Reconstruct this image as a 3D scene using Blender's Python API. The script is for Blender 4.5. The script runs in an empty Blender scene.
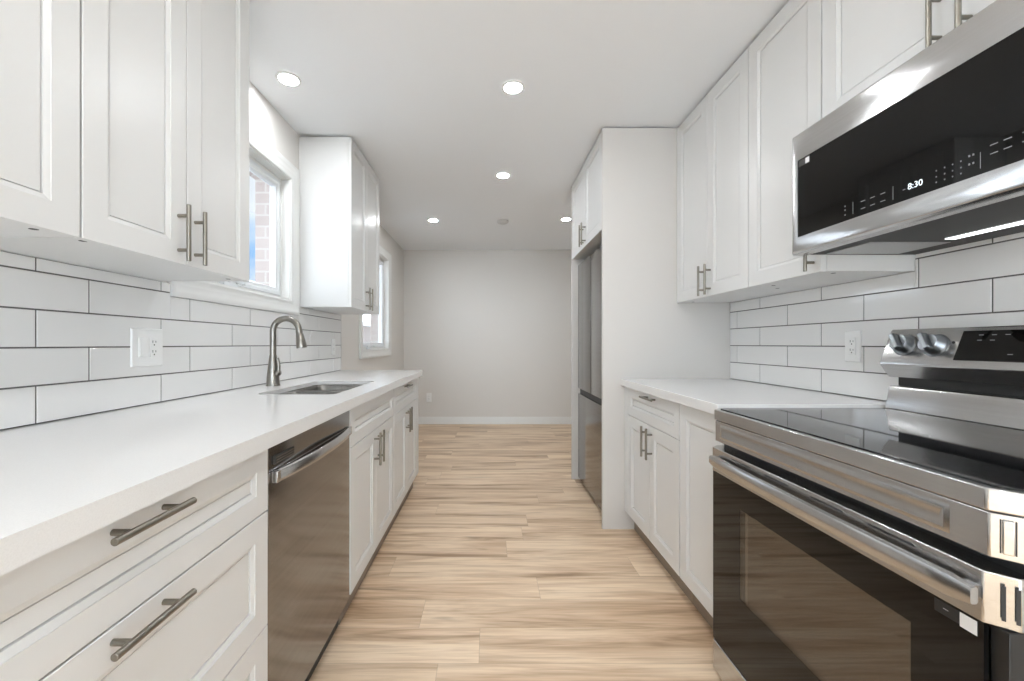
import bpy, bmesh, math, random
from mathutils import Vector, Matrix

random.seed(7)
sc = bpy.context.scene
COL = sc.collection
R = math.radians

# ---------------------------------------------------------------- camera
cd = bpy.data.cameras.new('camera')
cam = bpy.data.objects.new('camera', cd)
COL.objects.link(cam)
cam.location = (0, 0, 1.127)
cam.rotation_euler = (R(90), 0, 0)
cd.sensor_width = 36.0
cd.lens = 415.0 / 1024.0 * 36.0
cd.shift_x = 23.0 / 1024.0
cd.shift_y = 3.5 / 1024.0
cd.clip_start = 0.02
cd.clip_end = 300
sc.camera = cam

# ---------------------------------------------------------------- sky and exposure
w = bpy.data.worlds.new('sky')
sc.world = w
w.use_nodes = True
nt = w.node_tree
bg = nt.nodes['Background']
tcw = nt.nodes.new('ShaderNodeTexCoord')
mpw = nt.nodes.new('ShaderNodeMapping'); mpw.inputs['Scale'].default_value = (1.6, 1.6, 5.0)
cl = nt.nodes.new('ShaderNodeTexNoise'); cl.inputs['Scale'].default_value = 1.5; cl.inputs['Detail'].default_value = 5
crw = nt.nodes.new('ShaderNodeValToRGB')
crw.color_ramp.elements[0].position = 0.40; crw.color_ramp.elements[0].color = (0.30, 0.58, 1.0, 1)
crw.color_ramp.elements[1].position = 0.62; crw.color_ramp.elements[1].color = (1.15, 1.15, 1.15, 1)
nt.links.new(tcw.outputs['Generated'], mpw.inputs['Vector'])
nt.links.new(mpw.outputs['Vector'], cl.inputs['Vector'])
nt.links.new(cl.outputs['Fac'], crw.inputs['Fac'])
sxw = nt.nodes.new('ShaderNodeSeparateXYZ')            # the sky whitens and brightens around the sun
nt.links.new(tcw.outputs['Generated'], sxw.inputs[0])
mrw = nt.nodes.new('ShaderNodeMapRange'); mrw.interpolation_type = 'SMOOTHSTEP'
mrw.inputs['From Min'].default_value = 0.1; mrw.inputs['From Max'].default_value = -0.8
mrw.inputs['To Min'].default_value = 0.75; mrw.inputs['To Max'].default_value = 5.0
nt.links.new(sxw.outputs['Y'], mrw.inputs['Value'])
nt.links.new(mrw.outputs['Result'], bg.inputs['Strength'])
mrc = nt.nodes.new('ShaderNodeMapRange')
mrc.inputs['From Min'].default_value = 0.75; mrc.inputs['From Max'].default_value = 3.0
nt.links.new(mrw.outputs['Result'], mrc.inputs['Value'])
mxw = nt.nodes.new('ShaderNodeMixRGB'); mxw.inputs[2].default_value = (0.89, 0.975, 1.06, 1)
nt.links.new(mrc.outputs['Result'], mxw.inputs[0]); nt.links.new(crw.outputs['Color'], mxw.inputs[1])
nt.links.new(mxw.outputs[0], bg.inputs['Color'])
sd = bpy.data.lights.new('sun', 'SUN')
sd.energy = 13.0; sd.angle = R(0.6); sd.color = (0.95, 0.98, 1.0)
sun = bpy.data.objects.new('sun', sd)
COL.objects.link(sun)
sun.rotation_euler = (R(35), 0, R(18))      # shines in through the patio door added behind the camera

sc.view_settings.view_transform = 'Standard'
sc.view_settings.look = 'None'
sc.view_settings.gamma = 1.0
sc.view_settings.use_curve_mapping = False
sc.view_settings.exposure = 0.50
LAMP = 175.0          # radiance of the recessed ceiling lamps

# ---------------------------------------------------------------- dimensions
CEIL = 2.45
WL, WR = -1.203, 1.475        # wall faces
YB, YF = 5.84, -2.8          # end wall, wall behind the camera
TL, TR = -1.190, 1.463       # tile faces
CT, CB = 0.915, 0.875        # worktop top and underside

# ---------------------------------------------------------------- materials
def mat(name):
    m = bpy.data.materials.new(name)
    m.use_nodes = True
    n = m.node_tree
    return m, n, n.nodes['Principled BSDF']

def simple(name, col, rough=0.4, metal=0.0, spec=0.5, coat=0.0, coat_rough=0.05):
    m, n, b = mat(name)
    b.inputs['Base Color'].default_value = (*col, 1)
    b.inputs['Roughness'].default_value = rough
    b.inputs['Metallic'].default_value = metal
    b.inputs['Specular IOR Level'].default_value = spec
    b.inputs['Coat Weight'].default_value = coat
    b.inputs['Coat Roughness'].default_value = coat_rough
    return m

def coords(n, scale, kind='Object'):
    tc = n.nodes.new('ShaderNodeTexCoord')
    mp = n.nodes.new('ShaderNodeMapping')
    mp.inputs['Scale'].default_value = scale
    n.links.new(tc.outputs[kind], mp.inputs['Vector'])
    return mp.outputs['Vector']

def noise(n, vec, scale=1.0, detail=3.0, rough=0.5, dim='3D'):
    t = n.nodes.new('ShaderNodeTexNoise')
    t.noise_dimensions = dim
    t.inputs['Scale'].default_value = scale
    t.inputs['Detail'].default_value = detail
    t.inputs['Roughness'].default_value = rough
    n.links.new(vec, t.inputs['Vector'])
    return t

def ramp(n, fac, stops):
    r = n.nodes.new('ShaderNodeValToRGB')
    e = r.color_ramp.elements
    while len(e) < len(stops):
        e.new(0.5)
    for k, (p, c) in enumerate(stops):
        e[k].position = p
        e[k].color = (*c, 1) if len(c) == 3 else c
    n.links.new(fac, r.inputs['Fac'])
    return r.outputs['Color']

def bump(n, b, height, strength, dist=0.002):
    bp = n.nodes.new('ShaderNodeBump')
    bp.inputs['Strength'].default_value = strength
    bp.inputs['Distance'].default_value = dist
    n.links.new(height, bp.inputs['Height'])
    n.links.new(bp.outputs['Normal'], b.inputs['Normal'])

def painted(name, col, rough, scale=120, strength=0.08):
    m, n, b = mat(name)
    b.inputs['Base Color'].default_value = (*col, 1)
    b.inputs['Roughness'].default_value = rough
    t = noise(n, coords(n, (1, 1, 1)), scale, 3)
    bump(n, b, t.outputs['Fac'], strength, 0.001)
    return m

def brushed(name, c0, c1, rough, scale, strength=0.0, aniso=0.0):
    """metal with fine lines running along the axis whose scale is small"""
    m, n, b = mat(name)
    b.inputs['Metallic'].default_value = 1.0
    t = noise(n, coords(n, scale), 1.0, 4, 0.6)
    n.links.new(ramp(n, t.outputs['Fac'], [(0.25, c0), (0.75, c1)]), b.inputs['Base Color'])
    mr = n.nodes.new('ShaderNodeMapRange')
    mr.inputs['To Min'].default_value = rough - 0.02
    mr.inputs['To Max'].default_value = rough + 0.03
    n.links.new(t.outputs['Fac'], mr.inputs['Value'])
    n.links.new(mr.outputs['Result'], b.inputs['Roughness'])
    if aniso:
        tg = n.nodes.new('ShaderNodeTangent'); tg.direction_type = 'RADIAL'; tg.axis = 'Z'
        n.links.new(tg.outputs[0], b.inputs['Tangent'])
        b.inputs['Anisotropic'].default_value = aniso
        b.inputs['Anisotropic Rotation'].default_value = 0.25
    if strength: bump(n, b, t.outputs['Fac'], strength, 0.0006)
    return m

M = {}
M['cab'] = painted('white_cabinet_paint', (0.745, 0.745, 0.735), 0.32, 300, 0.03)
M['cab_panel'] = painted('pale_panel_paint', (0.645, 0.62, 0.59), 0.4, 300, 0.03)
M['wall'] = painted('warm_grey_wall_paint', (0.77, 0.745, 0.71), 0.7, 180, 0.08)
M['ceil'] = painted('white_ceiling_paint', (0.875, 0.89, 0.905), 0.8, 160, 0.06)
M['trim'] = simple('white_trim_paint', (0.83, 0.83, 0.81), 0.35)
M['vinyl'] = simple('white_window_vinyl', (0.82, 0.84, 0.86), 0.35)
M['plastic'] = simple('white_plastic', (0.90, 0.90, 0.89), 0.3)
M['slot'] = simple('dark_slot', (0.03, 0.03, 0.03), 0.6)
M['steel'] = brushed('brushed_steel', (0.53, 0.525, 0.52), (0.60, 0.595, 0.59), 0.20, (60, 2.0, 160), aniso=0.75)
M['steel_dark'] = brushed('dark_brushed_steel', (0.25, 0.245, 0.245), (0.30, 0.295, 0.295), 0.13, (60, 1.5, 90))
M['steel_fridge'] = brushed('fridge_brushed_steel', (0.22, 0.21, 0.205), (0.27, 0.26, 0.25), 0.13, (60, 1.5, 90))
M['sink'] = brushed('sink_steel', (0.20, 0.19, 0.18), (0.26, 0.25, 0.235), 0.30, (60, 60, 4))
M['nickel'] = simple('brushed_nickel', (0.28, 0.26, 0.225), 0.33, 1.0)
M['faucet'] = simple('faucet_nickel', (0.29, 0.275, 0.25), 0.28, 1.0)
M['chrome'] = simple('satin_chrome_knob', (0.30, 0.32, 0.34), 0.32, 1.0)
M['black_glass'] = simple('black_glass', (0.005, 0.005, 0.005), 0.03, 0.0, 0.3)
M['cooktop'] = simple('black_ceramic_glass', (0.008, 0.008, 0.009), 0.04, 0.0, 0.6)
M['black'] = simple('black_enamel', (0.012, 0.012, 0.012), 0.35)
M['black_plastic'] = simple('black_plastic', (0.02, 0.02, 0.02), 0.5)
M['grey_metal'] = simple('grey_filter_metal', (0.45, 0.45, 0.45), 0.4, 1.0)
M['enamel'] = simple('oven_grey_enamel', (0.32, 0.29, 0.26), 0.35)
M['toe'] = simple('toe_kick_shade', (0.27, 0.215, 0.165), 0.5)  # shade under the cabinets is put into this brown
M['dark_ground'] = painted('darkened_ground', (0.22, 0.22, 0.22), 0.8, 6, 0.2)  # darkened in place of house shade, to cut light bounced at the windows
M['snow'] = painted('snow', (0.88, 0.89, 0.91), 0.8, 4, 0.3)
M['sticker'] = simple('white_sticker', (0.8, 0.8, 0.8), 0.5)

def emis(name, col, strength):
    m, n, b = mat(name)
    b.inputs['Base Color'].default_value = (0.8, 0.8, 0.8, 1)
    b.inputs['Emission Color'].default_value = (*col, 1)
    b.inputs['Emission Strength'].default_value = strength
    return m
M['lamp'] = emis('lit_lamp_lens', (0.95, 0.985, 1.02), LAMP)
M['digits'] = emis('lit_clock_digits', (0.75, 0.9, 1.0), 0.7)
M['marks'] = emis('lit_control_marks', (0.8, 0.85, 0.9), 0.05)
M['marks'].node_tree.nodes['Principled BSDF'].inputs['Base Color'].default_value = (0.22, 0.23, 0.24, 1)
M['hoodlamp'] = emis('lit_hood_lamp', (0.95, 0.98, 1.0), 2.2)

def quartz():
    m, n, b = mat('white_quartz')
    t = noise(n, coords(n, (1, 1, 1)), 420, 2, 0.6)
    n.links.new(ramp(n, t.outputs['Fac'], [(0.3, (0.80, 0.795, 0.785)), (0.6, (0.84, 0.835, 0.825))]), b.inputs['Base Color'])
    b.inputs['Roughness'].default_value = 0.16
    return m
M['quartz'] = quartz()

def tile_glaze():
    m, n, b = mat('white_glazed_tile')
    b.inputs['Base Color'].default_value = (0.86, 0.855, 0.845, 1)
    b.inputs['Roughness'].default_value = 0.07
    t = noise(n, coords(n, (1, 1, 1)), 7, 1)
    bump(n, b, t.outputs['Fac'], 0.25, 0.004)
    return m
M['tile'] = tile_glaze()
M['grout'] = simple('grey_grout', (0.13, 0.125, 0.12), 0.9)

def oak_floor():
    m, n, b = mat('pale_oak_planks')
    L = n.links
    v = coords(n, (1, 1, 1))
    def math_(op, a, c=None):
        x = n.nodes.new('ShaderNodeMath'); x.operation = op
        for k, val in ((0, a), (1, c)):
            if val is None: continue
            if isinstance(val, (int, float)): x.inputs[k].default_value = val
            else: L.new(val, x.inputs[k])
        return x.outputs[0]
    def white(vec):
        x = n.nodes.new('ShaderNodeTexWhiteNoise'); x.noise_dimensions = '2D'
        L.new(vec, x.inputs['Vector']); return x.outputs['Value']
    def vec2(a, c):
        x = n.nodes.new('ShaderNodeCombineXYZ')
        L.new(a, x.inputs[0])
        if isinstance(c, (int, float)): x.inputs[1].default_value = c
        else: L.new(c, x.inputs[1])
        return x.outputs[0]
    sp = n.nodes.new('ShaderNodeSeparateXYZ'); L.new(v, sp.inputs[0])
    ry = math_('DIVIDE', sp.outputs['Y'], 0.183)
    row = math_('FLOOR', ry)
    cxx = math_('ADD', math_('DIVIDE', sp.outputs['X'], 1.22), white(vec2(row, 3.7)))
    rnd = white(vec2(math_('FLOOR', cxx), row))
    def edge(fr, wd):      # 1 on a seam
        f = math_('FRACT', fr)
        return math_('LESS_THAN', math_('MINIMUM', f, math_('SUBTRACT', 1.0, f)), wd)
    seam = math_('MAXIMUM', edge(ry, 0.005), edge(cxx, 0.0008))
    # every plank gets its own patch of grain
    off = n.nodes.new('ShaderNodeVectorMath'); off.operation = 'MULTIPLY_ADD'
    off.inputs[1].default_value = (37.0, 11.0, 53.0)
    L.new(vec2(rnd, white(vec2(row, 9.1))), off.inputs[0]); L.new(v, off.inputs[2])
    def stretched(sx, sy, scale, detail, rough, dist=0.0):
        mp = n.nodes.new('ShaderNodeMapping'); mp.inputs['Scale'].default_value = (sx, sy, 1)
        L.new(off.outputs['Vector'], mp.inputs['Vector'])
        t = noise(n, mp.outputs['Vector'], scale, detail, rough)
        t.inputs['Distortion'].default_value = dist
        return t.outputs['Fac']
    broad = stretched(1.0, 12, 1.0, 4, 0.6, 0.7)
    fine = stretched(3.0, 75, 1.0, 5, 0.6, 0.3)
    knots = stretched(1.7, 13, 1.0, 2, 0.5, 1.2)
    base = ramp(n, broad, [(0.30, (0.40, 0.255, 0.15)), (0.42, (0.68, 0.485, 0.32)), (0.56, (0.88, 0.70, 0.51))])
    def mix(kind, fac, a, c):
        x = n.nodes.new('ShaderNodeMixRGB'); x.blend_type = kind
        if isinstance(fac, float): x.inputs['Fac'].default_value = fac
        else: L.new(fac, x.inputs['Fac'])
        for s, val in ((1, a), (2, c)):
            if isinstance(val, tuple): x.inputs[s].default_value = (*val, 1)
            else: L.new(val, x.inputs[s])
        return x.outputs['Color']
    g = ramp(n, fine, [(0.32, (0.74, 0.69, 0.63)), (0.55, (1.0, 1.0, 1.0))])
    c = mix('MULTIPLY', 0.75, base, g)
    tone = ramp(n, rnd, [(0.0, (0.93, 0.90, 0.87)), (0.5, (0.99, 0.98, 0.97)), (1.0, (1.06, 1.06, 1.06))])
    c = mix('MULTIPLY', 1.0, c, tone)
    k = ramp(n, knots, [(0.68, (0, 0, 0)), (0.76, (1, 1, 1))])
    kf = n.nodes.new('ShaderNodeMath'); kf.operation = 'MULTIPLY'; kf.inputs[1].default_value = 0.55
    L.new(k, kf.inputs[0])
    c = mix('MIX', kf.outputs[0], c, (0.26, 0.155, 0.085))
    sf = n.nodes.new('ShaderNodeMath'); sf.operation = 'MULTIPLY'; sf.inputs[1].default_value = 0.35
    L.new(seam, sf.inputs[0])
    c = mix('MIX', sf.outputs[0], c, (0.24, 0.155, 0.09))
    L.new(c, b.inputs['Base Color'])
    b.inputs['Roughness'].default_value = 0.42
    bump(n, b, fine, 0.10, 0.001)
    return m
M['floor'] = oak_floor()

def brickwork():
    m, n, b = mat('pinkish_grey_brick')
    tc = n.nodes.new('ShaderNodeTexCoord')
    sx = n.nodes.new('ShaderNodeSeparateXYZ')
    n.links.new(tc.outputs['Object'], sx.inputs[0])
    ad = n.nodes.new('ShaderNodeMath'); ad.operation = 'ADD'
    n.links.new(sx.outputs['X'], ad.inputs[0]); n.links.new(sx.outputs['Y'], ad.inputs[1])
    cb = n.nodes.new('ShaderNodeCombineXYZ')
    n.links.new(ad.outputs[0], cb.inputs['X']); n.links.new(sx.outputs['Z'], cb.inputs['Y'])
    br = n.nodes.new('ShaderNodeTexBrick')
    br.inputs['Color1'].default_value = (0.42, 0.34, 0.31, 1)
    br.inputs['Color2'].default_value = (0.48, 0.40, 0.37, 1)
    br.inputs['Mortar'].default_value = (0.52, 0.48, 0.45, 1)
    br.inputs['Scale'].default_value = 1.0
    br.inputs['Mortar Size'].default_value = 0.006
    br.inputs['Brick Width'].default_value = 0.21
    br.inputs['Row Height'].default_value = 0.068
    n.links.new(cb.outputs[0], br.inputs['Vector'])
    n.links.new(br.outputs['Color'], b.inputs['Base Color'])
    b.inputs['Roughness'].default_value = 0.85
    return m
M['brick'] = brickwork()

def clear_glass(name, tint, refl_ior=1.45):
    m = bpy.data.materials.new(name)
    m.use_nodes = True
    n = m.node_tree
    n.nodes.remove(n.nodes['Principled BSDF'])
    out = n.nodes['Material Output']
    tr = n.nodes.new('ShaderNodeBsdfTransparent'); tr.inputs['Color'].default_value = (*tint, 1)
    gl = n.nodes.new('ShaderNodeBsdfGlossy'); gl.inputs['Roughness'].default_value = 0.02
    fr = n.nodes.new('ShaderNodeFresnel')
    ge = n.nodes.new('ShaderNodeNewGeometry')      # same reflectance from both faces of the pane
    mr = n.nodes.new('ShaderNodeMapRange')
    mr.inputs['To Min'].default_value = refl_ior; mr.inputs['To Max'].default_value = 1.0 / refl_ior
    n.links.new(ge.outputs['Backfacing'], mr.inputs['Value']); n.links.new(mr.outputs['Result'], fr.inputs['IOR'])
    mx = n.nodes.new('ShaderNodeMixShader')
    n.links.new(fr.outputs[0], mx.inputs[0]); n.links.new(tr.outputs[0], mx.inputs[1]); n.links.new(gl.outputs[0], mx.inputs[2])
    n.links.new(mx.outputs[0], out.inputs['Surface'])
    return m
M['glass'] = clear_glass('window_glass', (0.95, 0.97, 0.98))
M['oven_glass'] = clear_glass('tinted_oven_glass', (0.74, 0.68, 0.61), 2.0)

# ---------------------------------------------------------------- mesh helpers
def add_box(bm, x0, x1, y0, y1, z0, z1, mi=0):
    vs = [bm.verts.new(p) for p in ((x0, y0, z0), (x1, y0, z0), (x1, y1, z0), (x0, y1, z0),
                                    (x0, y0, z1), (x1, y0, z1), (x1, y1, z1), (x0, y1, z1))]
    for f in ((0, 3, 2, 1), (4, 5, 6, 7), (0, 1, 5, 4), (1, 2, 6, 5), (2, 3, 7, 6), (3, 0, 4, 7)):
        bm.faces.new([vs[i] for i in f]).material_index = mi

def loft(bm, loops, cap0=True, cap1=True, mi=0, closed=True):
    """skin between equal-length loops of points"""
    rings = [[bm.verts.new(p) for p in lp] for lp in loops]
    m = len(rings[0])
    for a, b in zip(rings, rings[1:]):
        for i in range(m if closed else m - 1):
            j = (i + 1) % m
            bm.faces.new((a[i], a[j], b[j], b[i])).material_index = mi
    if cap0: bm.faces.new(rings[0]).material_index = mi
    if cap1: bm.faces.new(list(reversed(rings[-1]))).material_index = mi
    return rings

def circle(c, ax, r, n=24):
    ax = Vector(ax).normalized()
    t = Vector((0, 0, 1)) if abs(ax.z) < 0.9 else Vector((1, 0, 0))
    u = ax.cross(t).normalized(); v = ax.cross(u)
    return [Vector(c) + r * (math.cos(2 * math.pi * k / n) * u + math.sin(2 * math.pi * k / n) * v) for k in range(n)]

def add_cyl(bm, p0, p1, r0, r1=None, n=20, mi=0, ch=0.0):
    r1 = r0 if r1 is None else r1
    p0, p1 = Vector(p0), Vector(p1)
    ax = (p1 - p0).normalized()
    lp = []
    if ch: lp.append(circle(p0, ax, r0 - ch, n))
    lp.append(circle(p0 + ax * ch, ax, r0, n)); lp.append(circle(p1 - ax * ch, ax, r1, n))
    if ch: lp.append(circle(p1, ax, r1 - ch, n))
    loft(bm, lp, mi=mi)

def add_stack(bm, base, ax, prof, n=32, mi=0):
    """turned shape: prof = [(distance along ax, radius)]"""
    ax = Vector(ax).normalized()
    loft(bm, [circle(Vector(base) + ax * d, ax, r, n) for d, r in prof], mi=mi)

def add_tube(bm, pts, rad, n=16, mi=0, ref=None):
    pts = [Vector(p) for p in pts]
    if not isinstance(rad, (list, tuple)): rad = [rad] * len(pts)
    loops = []
    u = None
    for i, p in enumerate(pts):
        t = (pts[min(i + 1, len(pts) - 1)] - pts[max(i - 1, 0)]).normalized()
        if u is None:
            g = Vector((0, 1, 0)) if abs(t.y) < 0.9 else Vector((1, 0, 0))
            u = (g - t * g.dot(t)).normalized()
        else:
            u = (u - t * u.dot(t)).normalized()
        v = t.cross(u)
        loops.append([p + rad[i] * (math.cos(2 * math.pi * k / n) * u + math.sin(2 * math.pi * k / n) * v) for k in range(n)])
    loft(bm, loops, mi=mi)

def prism_y(bm, poly, y0, y1, mi=0):
    """polygon in (x, z) pushed along y"""
    loft(bm, [[(x, y0, z) for x, z in poly], [(x, y1, z) for x, z in poly]], mi=mi)

def prism_z(bm, poly, z0, z1, mi=0):
    loft(bm, [[(x, y, z0) for x, y in poly], [(x, y, z1) for x, y in poly]], mi=mi)

def rect_rings(bm, y0, y1, z0, z1, x, s, prof, cap0=True, cap1=True, mi=0):
    """rectangular rings in a plane of constant x; prof = [(inset, rise along s*X)]"""
    lps = [[(x + s * h, y0 + d, z0 + d), (x + s * h, y1 - d, z0 + d), (x + s * h, y1 - d, z1 - d), (x + s * h, y0 + d, z1 - d)] for d, h in prof]
    loft(bm, lps, cap0, cap1, mi)

def rrect(x0, x1, y0, y1, r, n=6):
    out = []
    for cx, cy, a0 in ((x1 - r, y1 - r, 0), (x0 + r, y1 - r, 90), (x0 + r, y0 + r, 180), (x1 - r, y0 + r, 270)):
        for k in range(n + 1):
            a = R(a0 + 90 * k / n)
            out.append((cx + r * math.cos(a), cy + r * math.sin(a)))
    return out

# ---------------------------------------------------------------- object helpers
WLOC = {}

def tag(o, label=None, cat=None, group=None, kind=None):
    if label: o['label'] = label
    if cat: o['category'] = cat
    if group: o['group'] = group
    if kind: o['kind'] = kind
    return o

def thing(name, loc, label=None, cat=None, group=None, kind=None):
    o = bpy.data.objects.new(name, None)
    o.empty_display_size = 0.1
    COL.objects.link(o)
    o.location = loc
    WLOC[o.name] = Vector(loc)
    return tag(o, label, cat, group, kind)

def obj(name, bm, mats, parent=None, bev=0.0, seg=2, smooth=True, angle=35, origin=None):
    loc = WLOC[parent.name] if parent else Vector(origin or (0, 0, 0))
    bmesh.ops.recalc_face_normals(bm, faces=bm.faces)
    for v in bm.verts: v.co -= loc
    me = bpy.data.meshes.new(name)
    bm.to_mesh(me); bm.free()
    for mm in (mats if isinstance(mats, (list, tuple)) else [mats]):
        me.materials.append(M[mm])
    if smooth:
        me.shade_smooth()
        me.set_sharp_from_angle(angle=R(angle))
    o = bpy.data.objects.new(name, me)
    COL.objects.link(o)
    if parent: o.parent = parent
    else: o.location = loc
    WLOC[o.name] = loc
    if bev:
        md = o.modifiers.new('edge', 'BEVEL')
        md.width = bev; md.segments = seg; md.limit_method = 'ANGLE'; md.angle_limit = R(40)
        md.harden_normals = False
    return o

def NB(): return bmesh.new()

def box_obj(name, b, mats, parent=None, bev=0.0, **k):
    bm = NB(); add_box(bm, *b)
    return obj(name, bm, mats, parent, bev, **k)

def text_part(name, body, size, pos, right, up, matname, parent, depth=0.0003):
    cu = bpy.data.curves.new(name, 'FONT')
    cu.body = body; cu.size = size; cu.align_x = 'CENTER'; cu.align_y = 'CENTER'; cu.extrude = depth
    t = bpy.data.objects.new('tmp', cu)
    COL.objects.link(t)
    dg = bpy.context.evaluated_depsgraph_get()
    me = bpy.data.meshes.new_from_object(t.evaluated_get(dg))
    bpy.data.objects.remove(t); bpy.data.curves.remove(cu)
    r, u = Vector(right).normalized(), Vector(up).normalized()
    n = r.cross(u)
    mx = Matrix(((r.x, u.x, n.x), (r.y, u.y, n.y), (r.z, u.z, n.z))).to_4x4()
    mx.translation = Vector(pos) - WLOC[parent.name]
    me.transform(mx)
    me.name = name
    me.materials.clear(); me.materials.append(M[matname])
    o = bpy.data.objects.new(name, me)
    COL.objects.link(o); o.parent = parent
    WLOC[o.name] = WLOC[parent.name]
    return o

# ================================================================ SETTING
def struct(o): o['kind'] = 'structure'; return o

struct(box_obj('floor', (WL - .25, WR + .12, YF - .1, YB + .12, -0.1, 0), 'floor'))
struct(box_obj('ceiling', (WL - .25, WR + .12, YF - .1, YB + .12, CEIL, CEIL + .12), 'ceil'))
struct(box_obj('wall_back', (WL - .23, WR + .1, YB, YB + .1, 0, CEIL), 'wall'))
struct(box_obj('wall_right', (WR, WR + .1, YF, YB, 0, CEIL), 'wall'))

W1 = (1.630, 2.515, 1.385, 2.130)     # clear opening y0 y1 z0 z1
W2 = (3.915, 4.955, 1.065, 2.130)
bm = NB()
for (x0, x1, mi) in ((-1.32, WL, 0), (-1.41, -1.32, 1)):
    g = 0.0 if mi == 0 else 0.012
    ys = [YF, W1[0] + g, W1[1] - g, W2[0] + g, W2[1] - g, YB]
    for k in (0, 2, 4):
        add_box(bm, x0, x1, ys[k], ys[k + 1], 0, CEIL, mi)
    for wv in (W1, W2):
        add_box(bm, x0, x1, wv[0] + g, wv[1] - g, 0, wv[2] + g, mi)
        add_box(bm, x0, x1, wv[0] + g, wv[1] - g, wv[3] - g, CEIL, mi)
struct(obj('wall_left', bm, ['wall', 'brick'], smooth=False))

# wall behind the camera, with a glazed patio door added for fill daylight
D = (-1.10, 1.38, 0.03, 2.25)
bm = NB()
add_box(bm, WL, D[0], YF - .1, YF, 0, CEIL); add_box(bm, D[1], WR, YF - .1, YF, 0, CEIL)
add_box(bm, D[0], D[1], YF - .1, YF, D[3], CEIL); add_box(bm, D[0], D[1], YF - .1, YF, 0, D[2])
struct(obj('wall_front', bm, 'wall', smooth=False))
dr = thing('fill_door', (0.125, YF - .05, D[2]), kind='structure')
bm = NB()
for a, b_ in ((D[0], D[0] + .07), (0.09, 0.16), (D[1] - .07, D[1])):
    add_box(bm, a, b_, YF - .09, YF - .01, D[2], D[3])
add_box(bm, D[0] + .07, D[1] - .07, YF - .09, YF - .01, D[2], D[2] + .08)
add_box(bm, D[0] + .07, D[1] - .07, YF - .09, YF - .01, D[3] - .08, D[3])
obj('frame', bm, 'vinyl', dr)
for a, b_ in ((D[0] + .07, 0.09), (0.16, D[1] - .07)):
    box_obj('pane', (a, b_, YF - .055, YF - .045, D[2] + .08, D[3] - .08), 'glass', dr, smooth=False)

# baseboards
def baseboard(name, p0, p1, nrm):
    bm = NB()
    prof = [(0.0, 0.001), (0.014, 0.001), (0.014, 0.072), (0.010, 0.082), (0.0085, 0.094), (0.004, 0.102), (0.0, 0.103)]
    n = Vector(nrm)
    loft(bm, [[Vector(p) + n * d + Vector((0, 0, z)) for d, z in prof] for p in (p0, p1)])
    struct(obj(name, bm, 'trim'))
baseboard('baseboard_back', (WL, YB - .0005, 0), (WR, YB - .0005, 0), (0, -1, 0))
baseboard('baseboard_left', (WL + .0005, 3.345, 0), (WL + .0005, YB - .015, 0), (1, 0, 0))
baseboard('baseboard_right', (WR - .0005, 3.48, 0), (WR - .0005, YB - .015, 0), (-1, 0, 0))

CASING = [(0, 0.0), (0, .019), (.004, .021), (.018, .021), (.024, .016), (.046, .015), (.052, .011), (.068, .010), (.073, .013), (.080, .012), (.085, .006), (.085, 0.0)]

def window(name, op, mullion, crank_y):
    y0, y1, z0, z1 = op
    t = thing(name, (WL - .06, (y0 + y1) / 2, z0), kind='structure')
    c = 0.085
    bm = NB(); rect_rings(bm, y0 - c + .006, y1 + c - .006, z0 - c + .006, z1 + c - .006, WL + .0005, 1, CASING, False, False)
    obj('casing', bm, 'trim', t, angle=50)
    bm = NB()   # jamb lining
    rect_rings(bm, y0, y1, z0, z1, WL, 1, [(.0, 0.0), (.012, 0.0), (.012, -.050), (.030, -.050), (.030, -.110), (0, -.110), (0, 0)], False, False)
    obj('jamb', bm, 'trim', t, angle=30)
    a0, a1, b0, b1 = y0 + .031, y1 - .031, z0 + .031, z1 - .031
    cells = [(a0, a1)] if not mullion else [(a0, (a0 + a1) / 2 - .025), ((a0 + a1) / 2 + .025, a1)]
    if mullion:
        box_obj('mullion', (WL - .092, WL - .038, (a0 + a1) / 2 - .024, (a0 + a1) / 2 + .024, b0, b1), 'vinyl', t, .002)
    for c0, c1 in cells:
        bm = NB()
        rect_rings(bm, c0, c1, b0, b1, WL - .048, 1,
                   [(0, 0), (.004, .004), (.020, .004), (.026, -.002), (.040, -.004), (.046, -.018), (.046, -.030), (.040, -.040), (0, -.040), (0, 0)], False, False)
        s = obj('sash', bm, 'vinyl', t, angle=30)
        box_obj('pane', (WL - .072, WL - .067, c0 + .044, c1 - .044, b0 + .044, b1 - .044), 'glass', s, smooth=False)
    bm = NB()
    add_box(bm, WL - .042, WL - .014, crank_y - .05, crank_y + .05, z0 + .0125, z0 + .030)
    add_cyl(bm, (WL - .024, crank_y, z0 + .028), (WL - .020, crank_y, z0 + .048), .009, .007)
    add_tube(bm, [(WL - .020, crank_y, z0 + .046), (WL - .012, crank_y + .03, z0 + .044), (WL - .012, crank_y + .075, z0 + .034)], [.006, .006, .005])
    add_cyl(bm, (WL - .012, crank_y + .078, z0 + .033), (WL + .010, crank_y + .078, z0 + .036), .006, .007, ch=.001)
    obj('crank_handle', bm, 'vinyl', t)
    return t
window('window_1', W1, True, 1.96)
window('window_2', W2, False, 4.25)

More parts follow.
